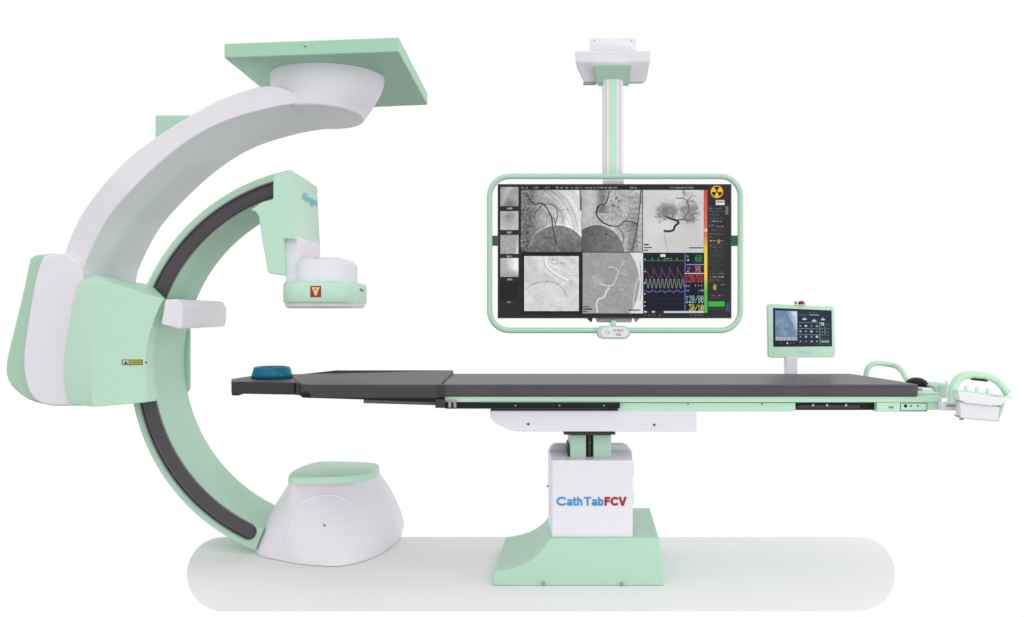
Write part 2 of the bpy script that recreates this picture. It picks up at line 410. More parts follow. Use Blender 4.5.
# side rails
pbox('side_rail', 444.8, 396.6, 941.6, 402.2, 3.46, 3.50, GREENL, table, .0015)
pbox('table_frame', 446, 397.5, 940, 409.0, 3.505, 3.985, GREEN, table, .002)
pbox('rear_rail', 500, 392, 900, 398, 3.99, 4.03, GREENL, table, .0015)
pbox('lower_rail', 618, 402.6, 795.5, 411.6, 3.475, 3.503, GREENL, table, .0015)
pbox('rail_end_block', 877, 402.4, 927.3, 411.8, 3.463, 3.503, GREENL, table, .0015)
pbox('rail_slot', 795.5, 403.2, 877, 410.0, 3.49, 3.504, BLACK, table)
pbox('slot_cable_tray', 797, 404.8, 860, 408.6, 3.478, 3.489, GREY if False else DARK, table, .001)
for x in (812, 826, 845): pbox('slot_clip', x, 404.2, x+2.2, 406.4, 3.472, 3.479, STEEL, table)
pbox('end_frame', 917, 393.0, 941.8, 402.0, 3.52, 3.98, GREENL, table, .002)
pbox('end_frame', 926, 401.8, 941.6, 409.9, 3.466, 3.50, GREENL, table, .002)
pbox('port_surround', 900.4, 403.0, 927.2, 410.9, 3.4618, 3.4638, DKGREEN, table)
pp = pbox('port_plate', 901.0, 403.6, 926.6, 410.3, 3.4605, 3.4635, GREENL, table, .0007)
for x, r in ((905.5, .0062), (911, .003), (917.8, .003)):
    lathe('port', tuple(P(x, 405.9, 3.4605)), [(r, 0), (r, -.002), (r*.5, -.0025)], BLACK, pp, seg=14, axis='y')
pbox('rail_badge', 889.0, 406.2, 893.6, 408.2, 3.4612, 3.4632, mat('badge_green', (.2, .33, .24), .4), table)
# dark accessory rail
pbox('accessory_rail', 444.6, 402.6, 620, 408.4, 3.452, 3.475, BLACK, table, .0015)
pbox('rail_strip', 480, 402.3, 620, 403.2, 3.448, 3.4525, DARK, table)
for x in (515.5, 559.5, 604): screw(P(x, 405.4, 3.452), .0035, GREY, table)
for x in (762, 688): screw(P(x, 403.9, 3.46), .003, DARK, table)
pbox('rail_clamp', 435.2, 399.2, 445.2, 408.0, 3.44, 3.50, DARK, table, .0015)
pbox('rail_clamp', 448.2, 399.8, 451.2, 407.6, 3.443, 3.453, GREY, table, .0015)
pbox('rail_clamp', 453.5, 399.8, 456.2, 407.6, 3.443, 3.453, GREY, table, .0015)
lathe('clamp_screw', tuple(P(453, 401.0, 3.443)), [(.005, 0), (.005, -.003)], STEEL, table, seg=12, axis='y')
prism('head_rail', [(363.5, 399.5), (436, 402.3), (436, 405.3), (363.5, 403.2)], 3.47, 3.50, mat('brushed_rail', (.10, .10, .105), .3, metal=.4), table, .001)
prism('head_support', [(297, 393.5), (445, 395), (445, 402), (436, 401.8), (303, 397.8)], 3.46, 3.98, BLACK, table, .002)
# head plate (narrow board carrying the ring)
zh = .772
hd = [G(231.3, 381.6, zh), G(231.3, 378.8, zh), G(252, 375.6, zh), G(276, 374.6, zh), G(303, 373.9, zh), G(303, 383.2, zh), G(292, 382.6, zh), G(262, 382.1, zh)]
hb = [Vector((p.x, p.y, .7225)) for p in hd]
loft('head_board', [hb, hd], PADEND, table, .006, seg=3, angle=35)
pbox('head_board_lip', 231.5, 388, 239.5, 395.6, 3.665, 3.88, PADEND, table, .004)
pbox('board_joint', 291.3, 382.5, 294.0, 393.8, 3.525, 3.56, mat('seam_brown', (.035, .022, .018), .5), table, .001)
# mattress
matt = thing('table_mattress', 'long dark grey vinyl mattress lying along the patient table', 'mattress', (.5, 3.75, .73))
zm = .7770; zm0 = P(0, 396.8, 3.45).z
def pad(name, outline, z0, z1, r, m):
    c = Vector((sum(p[0] for p in outline)/len(outline), sum(p[1] for p in outline)/len(outline)))
    return loft(name, [[Vector((x, y, z0)) for x, y in outline], [Vector((x, y, z1)) for x, y in outline]], m, matt, r, seg=4, angle=30)
xb0 = P(441.5, 385, 3.45).x; xb1 = P(920.3, 385, 3.45).x; xb2 = 337.5*4.03/F
pad('mattress_pad', [(xb0, 3.45), (xb1-.012, 3.45), (xb1, 3.47), (xb1-.004, 3.60), (xb2+.01, 4.01), (xb2-.01, 4.03), (xb0, 4.03)], zm0, zm, .007, PAD)
tube('piping', [Vector((xb0+.01, 3.4505, zm-.008)), Vector((xb1-.014, 3.4505, zm-.008))], .0022, PAD, matt, seg=8)
xh0 = P(299, 385, 3.46).x
ho = [(xh0, 3.50, .776), (xh0+.05, 3.455, .776), (xb0-.006, 3.445, .777), (-.262, 4.02, .7935), (-.79, 4.03, .7925), (-.93, 4.02, .777), (-.985, 3.96, .774)]
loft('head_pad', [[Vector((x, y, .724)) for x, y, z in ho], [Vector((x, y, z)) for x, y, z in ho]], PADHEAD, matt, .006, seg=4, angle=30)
pad('pad_strap', [(xb0-.018, 3.4435), (xb0+.012, 3.4435), (xb0+.012, 3.47), (xb0-.018, 3.47)], .728, .7765, .002, PADEND)
# ring pad
ringpad = thing('head_ring', 'shiny teal blue gel head ring lying on the narrow dark end of the table', 'head ring', tuple(G(272, 377.3, zh)))
c = G(272, 377.6, zh+.0); rp = []
prof = [(.060, 0), (.084, 0), (.088, .005), (.083, .022), (.079, .038), (.075, .046), (.069, .047), (.063, .042), (.060, .030), (.059, .010), (.060, 0)]
rings = [[Vector((c.x+r*math.cos(a), c.y+r*.95*math.sin(a), zh+h+.0005)) for a in [2*PI*j/56 for j in range(56)]] for r, h in prof]
rings.append(rings[0]); me = loft_mesh(rings, cap=False)
bm = bmesh.new(); bm.from_mesh(me); bmesh.ops.remove_doubles(bm, verts=bm.verts, dist=1e-6); bmesh.ops.recalc_face_normals(bm, faces=bm.faces); bm.to_mesh(me); bm.free()
link('gel_ring', me, BLUE, ringpad, angle=60)
# end handle at the far side
fh = cat([P(865.8, 392, 4.03), P(865.8, 378, 4.06), P(866.8, 371.5, 4.06), P(869.8, 366, 4.06), P(876, 363.2, 4.06), P(886, 363.8, 4.06), P(895, 365.8, 4.05), P(901, 370, 4.0), P(905, 376.5, 3.96), P(908.5, 383, 3.94), P(909.5, 393, 3.94)], 40)
tube('grab_handle', fh, .0118, GREENL, table)
jr = [(.001, .0), (.030, 0), (.043, .006), (.044, .014), (.036, .026), (.022, .034), (.008, .037), (.001, .0372)]
lathe('hand_knob', tuple(P(916.5, 386.4, 3.70)), jr, BLACK, table, seg=32, angle=60)
tube('end_cylinder', [P(921, 390.5, 3.62), P(938.5, 392, 3.62)], .0135, WHITE, table)
tube('end_cylinder_cap', [P(918, 389.6, 3.62), P(922, 390.2, 3.62)], .009, STEEL, table)
tube('rear_end_bar', [P(925, 383, 3.8), P(948, 385.2, 3.78)], .007, GREEN, table)
prism('end_bracket', [(934, 386), (949, 384), (953, 398), (937, 398)], 3.60, 3.72, GREEN, table, .004)
pbox('end_connector', 941.8, 402.2, 960, 410.6, 3.42, 3.45, WHITE, table, .002)
pbox('connector_slot', 946, 405.2, 957, 406.6, 3.418, 3.421, GREY, table)
tube('end_post', [P(946.8, 398, 3.58), P(946.8, 381, 3.58)], .0042, WHITE, table)

# lettering on the column cover
yy = 3.4885
def ribbon(pts, w, n=None):
    p = [Vector((x, y, 0)) for x, y in pts]; L_, R_ = [], []
    for i in range(len(p)):
        a = (p[i]-p[i-1]).normalized() if i else None; b = (p[i+1]-p[i]).normalized() if i < len(p)-1 else None
        if a is None: a = b
        if b is None: b = a
        t = (a+b).normalized(); nrm = Vector((-t.y, t.x, 0)); k_ = w/2/max(.4, nrm.dot(Vector((-a.y, a.x, 0))))
        L_.append(p[i]+nrm*k_); R_.append(p[i]-nrm*k_)
    return L_, R_
def el(cx, cy, rx, ry, a0, a1, n=18): return [(cx+rx*math.cos(math.radians(a0+(a1-a0)*i/n)), cy+ry*math.sin(math.radians(a0+(a1-a0)*i/n))) for i in range(n+1)]
def glyph(ch_, w, s_, xh=.75):                # strokes of a sans letter, cap height 1
    h = s_/2
    if ch_ == 'C': return [el(w/2, .5, w/2-h, .5-h, 36, 324, 26)]
    if ch_ == 'T': return [[(0, 1-h), (w, 1-h)], [(w/2, 1-s_), (w/2, 0)]]
    if ch_ == 'F': return [[(h, 0), (h, 1)], [(s_, 1-h), (w, 1-h)], [(s_, .52), (w*.9, .52)]]
    if ch_ == 'V': return [[(h, 1.0), (w/2, 0)], [(w-h, 1.0), (w/2, 0)]]
    if ch_ == 't': return [[(w*.42, .95), (w*.42, .2), (w*.52, h*1.1), (w, h)], [(0, xh-h), (w*.42-h, xh-h)], [(w*.42+h, xh-h), (w, xh-h)]]
    if ch_ == 'h': return [[(h, 0), (h, 1)], [(s_*.9, xh-.2)]+el(w/2+h*.3, xh-.25, w/2-h*1.3, .25-h, 140, 0, 10)+[(w-h, 0)]]
    if ch_ == 'b': return [[(h, 0), (h, 1)], el(w/2+h*.2, xh/2, w/2-h*1.2, xh/2-h, 150, -150, 24)]
    if ch_ == 'a': return [[(h*1.2, xh-.22)]+el(w/2, xh-.22, w/2-h*1.3, .22-h, 150, 0, 10)+[(w-h*1.3, .12), (w, h*.6)], el(w*.45, .22, w*.45-h, .22-h, 30, 330, 18)]
    return []
def letters(spec, m, s_):
    k_ = yy/F; v = []; f = []; z_ = 0
    for ch_, x0, x1 in spec:
        H_ = 8.9; w = (x1-x0)/H_
        for st_ in glyph(ch_, w, s_):
            L_, R_ = ribbon(st_, s_); n0 = len(v); z_ += 1
            for q in L_+R_:
                pt_ = P(x0+q.x*H_, 505.7-q.y*H_, yy); v.append(Vector((pt_.x, yy-.0006-.00008*(z_ % 4), pt_.z)))
            m_ = len(L_)
            for i in range(m_-1): f.append((n0+i, n0+i+1, n0+m_+i+1, n0+m_+i))
    link('lettering', mesh('lettering', v, f, fix=False), m, table, smooth=False)
sx_ = lambda q: 545+q/5.37
letters([(c_, sx_(a), sx_(b)) for c_, a, b in (('C', 62, 120), ('a', 117, 148), ('t', 150, 169), ('h', 173, 201), ('T', 210, 248), ('a', 250, 281), ('b', 285, 315))], CYAN2, .205)
letters([(c_, sx_(a), sx_(b)) for c_, a, b in (('F', 320, 350), ('C', 352, 400), ('V', 395, 439))], RED, .25)

# ================================================================== control box at the table end
cb = thing('hand_control_box', 'white control box with three knobs and a tube handle at the right table end', 'control box', tuple(P(985, 420, 3.4)))
YC = 3.36
body = [P(959.6, 401.5, YC), P(1000.5, 406.8, YC), P(998.2, 421.8, YC), P(960.5, 418.3, YC)]
bbk = [Vector((p.x+.003, YC+.045, p.z)) for p in body]
loft('box_body', [body, bbk], WHITE2, cb, .006, seg=3)
prism('box_lid', [(957.8, 392.5), (962, 392), (1006.2, 398), (1006, 402.5), (1001, 405.8), (990, 406), (966, 403.3), (959.5, 400.5)], YC-.012, YC+.055, WHITE, cb, .005)
prism('top_plate', [(957.5, 390.6), (1012, 396.4), (1012, 398.0), (957.5, 392.2)], YC-.008, YC+.06, GREENL, cb, .001)
prism('side_plate', [(1001.2, 404), (1006.2, 400), (998.6, 421.8), (997.5, 421)], YC+.02, YC+.05, GREEN, cb, .001)
for x, y0_, y1_ in ((967.2, 385.8, 392.0), (977.8, 387.3, 393.2), (988.6, 388.6, 394.6)):
    p1 = P(x, y1_+1, YC+.03); p0 = P(x, y0_, YC+.03); r = 2.7*YC/F
    kb = lathe('control_knob', tuple(p1), [(r*1.1, 0), (r, .004), (r*.96, p0.z-p1.z-.002), (r*.8, p0.z-p1.z)], WHITE, cb, seg=24)
ch = cat([P(952.9, 403, YC+.04), P(952.8, 396, YC+.04), P(953.2, 389, YC+.04), P(955.8, 382.5, YC+.04), P(960.5, 377.3, YC+.04), P(967.5, 375.0, YC+.04), P(977, 375.2, YC+.04), P(987, 376.6, YC+.04), P(995, 379.6, YC+.04), P(1000.5, 384.2, YC+.04), P(1005, 390, YC+.04), P(1007.5, 392.6, YC+.04)], 50)
rads = [(.0190-.0055*min(1, i/24)) for i in range(48)]+[.0150, .017]
tube('tube_handle', ch, rads, GREENL, cb, seg=20)
prism('grip_pad', [(973.2, 378.6), (988, 380.0), (987.6, 381.8), (974, 380.4)], YC+.028, YC+.052, BLACK, cb, .001)
tube('box_lever', [P(954.5, 415.2, YC+.01), P(957.5, 416.2, YC+.01), P(964, 416.8, YC+.01)], .0032, GREY, cb, seg=10)
lathe('lever_tip', tuple(P(961.5, 418.6, YC+.02)), [(.001, -.006), (.008, -.004), (.008, .003), (.001, .005)], GREY, cb, seg=16)

# ================================================================== screens: a small raster painter, its pixels become colours of the screen mesh
def s2l(c):
    c = np.asarray(c, float)/255.; return np.where(c <= .04045, c/12.92, ((c+.055)/1.055)**2.4)
FONT = {'0': '0E11131519110E', '1': '040C040404040E', '2': '0E11010204081F', '3': '1F02040201110E', '5': '1F101E0101110E', '6': '0608101E11110E',
        '7': '1F010204080808', '8': '0E11110E11110E', '9': '0E11110F01020C', '/': '01010204081010', '-': '0000001F000000', 'X': '11110A040A1111',
        'R': '1E11111E141211', 'A': '0E11111F111111', 'Y': '11110A04040404', 'O': '0E11111111110E', 'N': '11191513111111', 'S': '0F10100E01011E',
        'E': '1F10101E10101F', 'T': '1F040404040404', 'C': '0E11101010110E', 'P': '1E11111E101010', 'M': '111B1515111111', 'I': '0E04040404040E'}
class Painter:
    def __init__(s, x0, y0, x1, y1, k):
        s.x0, s.y0, s.k = x0, y0, k; s.w = int(round((x1-x0)*k))+1; s.h = int(round((y1-y0)*k))+1
        s.im = np.zeros((s.h, s.w, 3)); s.X, s.Y = np.meshgrid(x0+np.arange(s.w)/k, y0+np.arange(s.h)/k)
    def m(s, x0, y0, x1, y1): return ((s.X >= x0) & (s.X < x1) & (s.Y >= y0) & (s.Y < y1))
    def rect(s, x0, y0, x1, y1, c, a=1):
        m = s.m(x0, y0, x1, y1); s.im[m] = s.im[m]*(1-a)+np.array(c)*a
    def noise(s, sc, seed=0):
        r = np.random.default_rng(seed); gw = int(s.w/s.k/sc)+3; gh = int(s.h/s.k/sc)+3; g = r.random((gh, gw))
        x = (s.X-s.x0)/sc; y = (s.Y-s.y0)/sc; xi = x.astype(int); yi = y.astype(int); fx = x-xi; fy = y-yi
        fx = fx*fx*(3-2*fx); fy = fy*fy*(3-2*fy)
        return (g[yi, xi]*(1-fx)+g[yi, xi+1]*fx)*(1-fy)+(g[yi+1, xi]*(1-fx)+g[yi+1, xi+1]*fx)*fy
    def gray(s, box, f):
        m = s.m(*box); v = np.clip(f, 0, 255)[..., None]*np.ones(3); s.im[m] = v[m]
    def line(s, pts, w, c, a=1, box=None, smooth=True, w2=None):
        if smooth and len(pts) > 2: pts = [(p.x, p.y) for p in cat([(x, y, 0) for x, y in pts], 6*len(pts))]
        cov = np.zeros((s.h, s.w)); n = len(pts)-1
        for i in range(n):
            (ax, ay), (bx, by) = pts[i], pts[i+1]; ww = w if w2 is None else w+(w2-w)*i/n
            xa, xb = min(ax, bx)-ww-1, max(ax, bx)+ww+1; ya, yb = min(ay, by)-ww-1, max(ay, by)+ww+1
            i0, i1 = max(0, int((xa-s.x0)*s.k)), min(s.w, int((xb-s.x0)*s.k)+1); j0, j1 = max(0, int((ya-s.y0)*s.k)), min(s.h, int((yb-s.y0)*s.k)+1)
            if i1 <= i0 or j1 <= j0: continue
            X, Y = s.X[j0:j1, i0:i1], s.Y[j0:j1, i0:i1]; dx, dy = bx-ax, by-ay; L = dx*dx+dy*dy+1e-9
            t = np.clip(((X-ax)*dx+(Y-ay)*dy)/L, 0, 1); d = np.hypot(X-ax-t*dx, Y-ay-t*dy)
            cv = np.clip((ww/2-d)*s.k*.8+.5, 0, 1); cov[j0:j1, i0:i1] = np.maximum(cov[j0:j1, i0:i1], cv)
        if box: cov = cov*s.m(*box)
        cov = (cov*a)[..., None]; s.im = s.im*(1-cov)+np.array(c)*cov
    def disc(s, cx, cy, r, c, a=1, soft=.3):
        d = np.hypot(s.X-cx, s.Y-cy); cov = (np.clip((r-d)/soft+.5, 0, 1)*a)[..., None]; s.im = s.im*(1-cov)+np.array(c)*cov
    def txt(s, x, y, t, h, c, a=1, wf=.62):
        w = h*wf; 
        for ch_ in t:
            if ch_ in FONT:
                g = FONT[ch_]; gx = ((s.X-x)/w*5).astype(int); gy = ((s.Y-y)/h*7).astype(int)
                ok = (s.X >= x) & (s.X < x+w) & (s.Y >= y) & (s.Y < y+h); gy = np.clip(gy, 0, 6); gx = np.clip(gx, 0, 4)
                bits = np.array([int(g[2*i:2*i+2], 16) for i in range(7)]); on = ok & (((bits[gy] >> (4-gx)) & 1) == 1)
                s.im[on] = s.im[on]*(1-a)+np.array(c)*a
            x += w*1.2
    def scribble(s, x0, x1, y, h, c, seed=1, dens=.6, a=1):   # a run of tiny unreadable characters
        r = random.Random(seed); x = x0
        while x < x1:
            w = r.uniform(.5, 1.1)
            if r.random() < dens:
                s.rect(x, y+r.uniform(0, h*.35), x+w*.7, y+h, c, a*r.uniform(.5, 1))
            x += w
def emis(name, me_name):
    m = bpy.data.materials.new(name); m.use_nodes = True; n = m.node_tree.nodes; l = m.node_tree.links; b = n['Principled BSDF']
    at = n.new('ShaderNodeVertexColor'); at.layer_name = 'picture'
    b.inputs['Base Color'].default_value = (.01, .01, .01, 1); b.inputs['Roughness'].default_value = .5; b.inputs['Specular IOR Level'].default_value = .05
    l.new(at.outputs[0], b.inputs['Emission Color']); b.inputs['Emission Strength'].default_value = 1
    return m
def screen_mesh(name, pt, A, B, C_, D, m, parent):       # corners: top-left, top-right, bottom-right, bottom-left
    w, h = pt.w, pt.h; u = np.linspace(0, 1, w)[None, :, None]; v = np.linspace(0, 1, h)[:, None, None]
    A, B, C_, D = [np.array(q) for q in (A, B, C_, D)]
    co_ = (A*(1-u)+B*u)*(1-v)+(D*(1-u)+C_*u)*v
    off = np.array(root_loc(parent)); co_ = (co_-off).reshape(-1, 3)
    me = bpy.data.meshes.new(name); idx = np.arange(w*h).reshape(h, w)
    q = np.stack([idx[1:, :-1], idx[1:, 1:], idx[:-1, 1:], idx[:-1, :-1]], -1).reshape(-1, 4)
    me.vertices.add(w*h); me.vertices.foreach_set('co', co_.ravel()); nf = len(q)
    me.loops.add(nf*4); me.loops.foreach_set('vertex_index', q.ravel()); me.polygons.add(nf)
    me.polygons.foreach_set('loop_start', np.arange(nf)*4); me.polygons.foreach_set('loop_total', np.full(nf, 4)); me.update(calc_edges=True)
    ca = me.color_attributes.new('picture', 'FLOAT_COLOR', 'POINT')
    rgba = np.ones((h*w, 4)); rgba[:, :3] = s2l(np.clip(pt.im, 0, 255).reshape(-1, 3)); ca.data.foreach_set('color', rgba.ravel())
    o = bpy.data.objects.new(name, me); COL.objects.link(o); o.parent = parent; me.materials.append(m); return o

p = Painter(499, 185.2, 730.2, 317, 2.6)
p.im[:] = (40, 38, 42)
X, Y = p.X, p.Y
n1, n2, n3, n4 = p.noise(1.1, 1), p.noise(2.4, 2), p.noise(6, 3), p.noise(14, 4)
fine = p.noise(.7, 9)
# top strip
p.rect(499, 185, 707, 190.2, (30, 33, 34))
for i, (a, b) in enumerate(((521, 527), (533, 538), (544, 550), (556, 582), (585, 592), (594, 618), (629, 637), (670, 693))): p.scribble(a, b, 186.6, 1.8, (165, 170, 168), i, .8)
p.rect(640, 186.6, 668, 188.6, (28, 58, 50), .6)
# thumbnails
for i, (y0, y1, f) in enumerate(((187, 206, 128+50*(n3-.5)+55/(1+np.exp((X-507)*1.1+(Y-197)*.5))+40*((X-509)/10)), (211, 230, 190-45*np.exp(-((X-509)**2+(Y-217)**2)/40)+20*(n2-.5)),
                                 (235, 254, 165+30*(n1-.5)+45*np.clip((X-515+(Y-250)*.15)/2, 0, 1)), (258, 277, 178+62*np.clip((X-505)/10, 0, 1)*np.clip((273-Y+(X-509)*.4)/7, 0, 1)-14*np.clip((Y-270)/5, 0, 1)))):
    p.gray((500.2, y0, 518.6, y1), f); p.scribble(506.8, 512, y1+1.3, 2.0, (190, 190, 200), 30+i, .95)
p.rect(500.2, 282, 518.6, 300, (30, 28, 31)); p.scribble(507, 511.5, 301.4, 1.6, (170, 170, 170), 40, .9)
# panel A: coronary x-ray
A_ = (521, 190.2, 581.4, 252)
f = 150+70*np.clip((X-535)/35, 0, 1)-20*np.clip((Y-230)/20, 0, 1)+22*(n4-.5)
f += -45*np.exp(-((X-527)/8)**2)+30*(n1-.5)*np.exp(-((X-527)/9)**2)*2
rr = np.hypot(X-536, (Y-228))
f += 13*np.sin(rr/1.75+n4*2)*(X > 536)*(Y < 238)*np.clip((X-536)/14, 0, 1)
dia = ((X-557.5)/28.5)**2+((Y-252)/26.5)**2
f = np.where(dia < 1, 122+22*(n2-.5)+18*(n3-.5)+16*(p.noise(3.5, 21)-.5)-14*np.clip((Y-235)/16, 0, 1), f); f += 26*np.exp(-((dia-1.05)/.06)**2)+16*(p.noise(1.7, 22)-.5)
f += 14*(n1-.5)+12*(fine-.5)
p.gray(A_, f)
K = (38, 36, 38)
p.line([(528, 196), (531, 201.5), (534.5, 204.5), (538, 203.5), (541, 203.2), (544, 204.8)], 1.1, K, 1, A_)
p.line([(541, 203.2), (545.5, 206), (549, 212), (551.5, 217), (552.3, 224), (553.5, 231), (554.8, 238), (555.8, 244)], 1.15, K, 1, A_, w2=.7)
p.line([(544, 204.5), (550, 204.2), (555, 206.5), (557.3, 212), (557.2, 218), (556, 223)], .7, (60, 58, 60), .9, A_)
p.line([(551.5, 217), (554, 219), (555, 222), (555.6, 226)], .7, K, .8, A_)
p.line([(543, 204.5), (539, 208), (535.5, 213), (534, 218)], .8, (60, 58, 60), .9, A_)
p.line([(552, 204), (558, 208), (562, 214), (563.5, 222)], .45, (90, 88, 90), .8, A_)
p.line([(541, 206), (541.5, 211), (538, 216)], .4, (95, 93, 95), .8, A_)
p.line([(537, 214), (545, 213), (551, 216)], .35, (100, 98, 100), .7, A_)
p.line([(534, 232), (539, 228.5), (546, 226)], .8, (90, 88, 90), .6, A_)
p.line([(543, 198), (553, 198.5), (563, 204), (571, 214)], .6, (120, 118, 120), .5, A_)
for i in range(9):
    p.line([(541+i*3.2, 190.5), (550+i*3.6, 197+i*.8), (560+i*2.9, 208+i*1.5), (569+i*1.9, 226+i*1.2)], .55, (118, 116, 118) if i % 2 else (225, 224, 226), .42, A_)
for x, y, a, L in ((545, 207, 2.2, 4), (550, 214, 2.6, 4), (541, 206, 1.9, 4), (556, 209, .6, 4), (552.5, 224, .5, 4), (537, 210, 2.6, 3.5), (557, 216, 1.8, 3.5)):
    xx, yy_ = x, y
    for _ in range(5):
        x2 = xx+L*math.cos(a)*.7; y2 = yy_+L*math.sin(a)*.7; p.line([(xx, yy_), (x2, y2)], .35, (82, 80, 82), .7, A_); a += math.sin(x*3+y+_)*.6; xx, yy_ = x2, y2
for i in range(70):
    p.disc(521+abs(rng.normal(0, 8)), 190+rng.random()*62, .4+rng.random()*.8, (70, 68, 70) if i % 2 else (190, 188, 190), .35, .8)
p.line([(552.5, 244), (554, 245.3), (556, 244), (555, 242.6)], .6, K, .9, A_)
p.line([(580, 190), (580.6, 200), (580.5, 210)], 1.6, (80, 78, 80), .8, A_)
# panel B
B_ = (582, 190.2, 642.4, 252)
f = 175+25*(n4-.5)+20*(n3-.5)-55*np.exp(-((X-602)/5)**2)*(Y < 213)+22*np.exp(-((X-592)/8)**2)
f += -35*np.clip((X-625)/8, 0, 1)*(X < 638)*np.clip((Y-205)/10, .0, 1)+30*(n1-.5)*(X > 600)
f += 10*np.sin(Y*1.1+n3*5)*(X > 626)
dia = ((X-597)/28)**2+((Y-258)/33.)**2
f = np.where(dia < 1, 92+26*np.clip((X-585)/30, 0, 1)+10*(n2-.5), f); f += 22*np.exp(-((dia-1.05)/.05)**2)*(X > 598)+16*(p.noise(1.8, 23)-.5)
f += 12*(n1-.5)+8*(fine-.5); p.gray(B_, f)
p.line([(609.5, 191), (607.8, 198), (605.6, 203.5), (600, 205), (597, 211), (597.2, 216), (602, 221.5), (608, 225), (617, 226.3), (621.5, 224), (624, 221.5), (630, 221.5), (637, 224)], 1.0, (48, 46, 48), 1, B_)
p.line([(598, 206), (596.2, 213), (599, 219), (605, 224), (612, 226)], 1.1, (35, 33, 35), .9, B_)
p.line([(641, 190), (639.8, 205), (638, 222), (635, 238), (631.5, 252)], 1.1, (60, 58, 60), .9, B_)
p.line([(617, 226.5), (621, 231), (623.5, 236), (622.5, 244)], .9, (80, 78, 80), .9, B_)
p.line([(621, 225), (626, 219), (630, 214.5)], .5, (90, 88, 90), .8, B_)
p.line([(594, 214), (592.5, 226), (593, 235)], .4, (110, 108, 110), .7, B_)
p.line([(599, 203), (604, 206), (612, 206.5)], .5, (90, 88, 90), .6, B_)
for x, y, r in ((613, 205.5, 1.6), (616.5, 198, 1.4), (619, 201, 1.2), (611, 201, 1), (618, 207, 1)): p.disc(x, y, r, (75, 73, 75), .6, 1)
for i in range(60):
    p.disc(604+rng.random()*38, 191+rng.random()*50, .4+rng.random()*1.0, (95, 93, 95) if i % 2 else (205, 203, 205), .3, .9)
for i in range(6):
    p.line([(613+i*2.3, 193), (612+i*3.2, 203), (615+i*3, 214), (621+i*2.8, 225)], .35, (110, 108, 110), .45, B_)
for i in range(10):
    a = .3*i-.5; p.line([(611+i, 208), (610+i*1.5, 214), (608+i*2, 220)], .3, (125, 122, 125), .5, B_)
p.disc(606.2, 234, 1.1, (45, 43, 45), .9); p.disc(593, 234.4, .9, (60, 58, 60), .8)
p.rect(628, 236, 634, 252, (110, 108, 110), .35)
# panel C: cerebral angiogram
C3 = (643.2, 190.2, 703.8, 252.6)
f = 207+18*(n4-.5)-62*np.exp(-(((X-669)/9)**2+((Y-210)/7)**2))-48*np.exp(-(((X-690)/8)**2+((Y-212)/9)**2))+16*(n2-.5)*np.exp(-(((X-680)/20)**2+((Y-208)/14)**2))*3+6*(fine-.5)
f -= 22*np.clip((Y-243)/8, 0, 1)*0; p.gray(C3, f)
p.line([(665.5, 216.5), (671, 218.8), (676.5, 220.5), (678.5, 223), (675, 226), (673.5, 230), (669, 231.3), (664.5, 231)], 2.0, (28, 27, 28), 1, C3)
p.line([(677, 220), (683, 219.5), (688.5, 220.5), (692, 219)], 1.1, (60, 58, 60), .9, C3)
p.line([(684, 219), (688.5, 211), (688, 204), (684, 198.3), (677, 198.5)], .9, (70, 68, 70), .9, C3)
r = random.Random(5)
def tree(x, y, a, L, w, dep, c, box):
    if dep == 0: return
    x2, y2 = x+L*math.cos(a), y+L*math.sin(a)
    p.line([(x, y), ((x+x2)/2+r.uniform(-1, 1), (y+y2)/2+r.uniform(-1, 1)), (x2, y2)], w, c, .75, box)
    for _ in range(2): tree(x2, y2, a+r.uniform(-.9, .9), L*.8, w*.8, dep-1, c, box)
for x, y, a, L in ((668, 217, -2.6, 5), (668, 217, -1.9, 5), (671, 218, -1.3, 5), (666, 216, 3.0, 5), (687, 219, -.5, 5), (688, 211, -.6, 5), (687, 203, -1.2, 5), (684, 198, -1.9, 4), (689, 214, .3, 5)):
    tree(x, y, a, L*.8, .6, 4, (105, 103, 105), C3); tree(x, y, a+.5, L*.6, .5, 4, (120, 118, 120), C3)
for i in range(320):
    a = rng.random()*6.28; d = rng.random()**.6
    cx_, cy_, q1, q2 = ((666, 212, 11, 9), (689, 211, 9, 12))[i % 2]
    p.disc(cx_+math.cos(a)*d*q1, cy_+math.sin(a)*d*q2, .5+rng.random()*1.1, (120, 118, 120), .22, 1.2)
p.line([(664.8, 231), (665, 240), (667, 249), (667.8, 253)], .35, (120, 118, 120), .8, C3)
for y, w_ in ((244, 5), (246.8, 8), (249.5, 4)): p.rect(644, y, 644+w_, y+1.4, (60, 58, 62), .9)
p.rect(689, 247.2, 703.5, 248.4, (60, 58, 60))
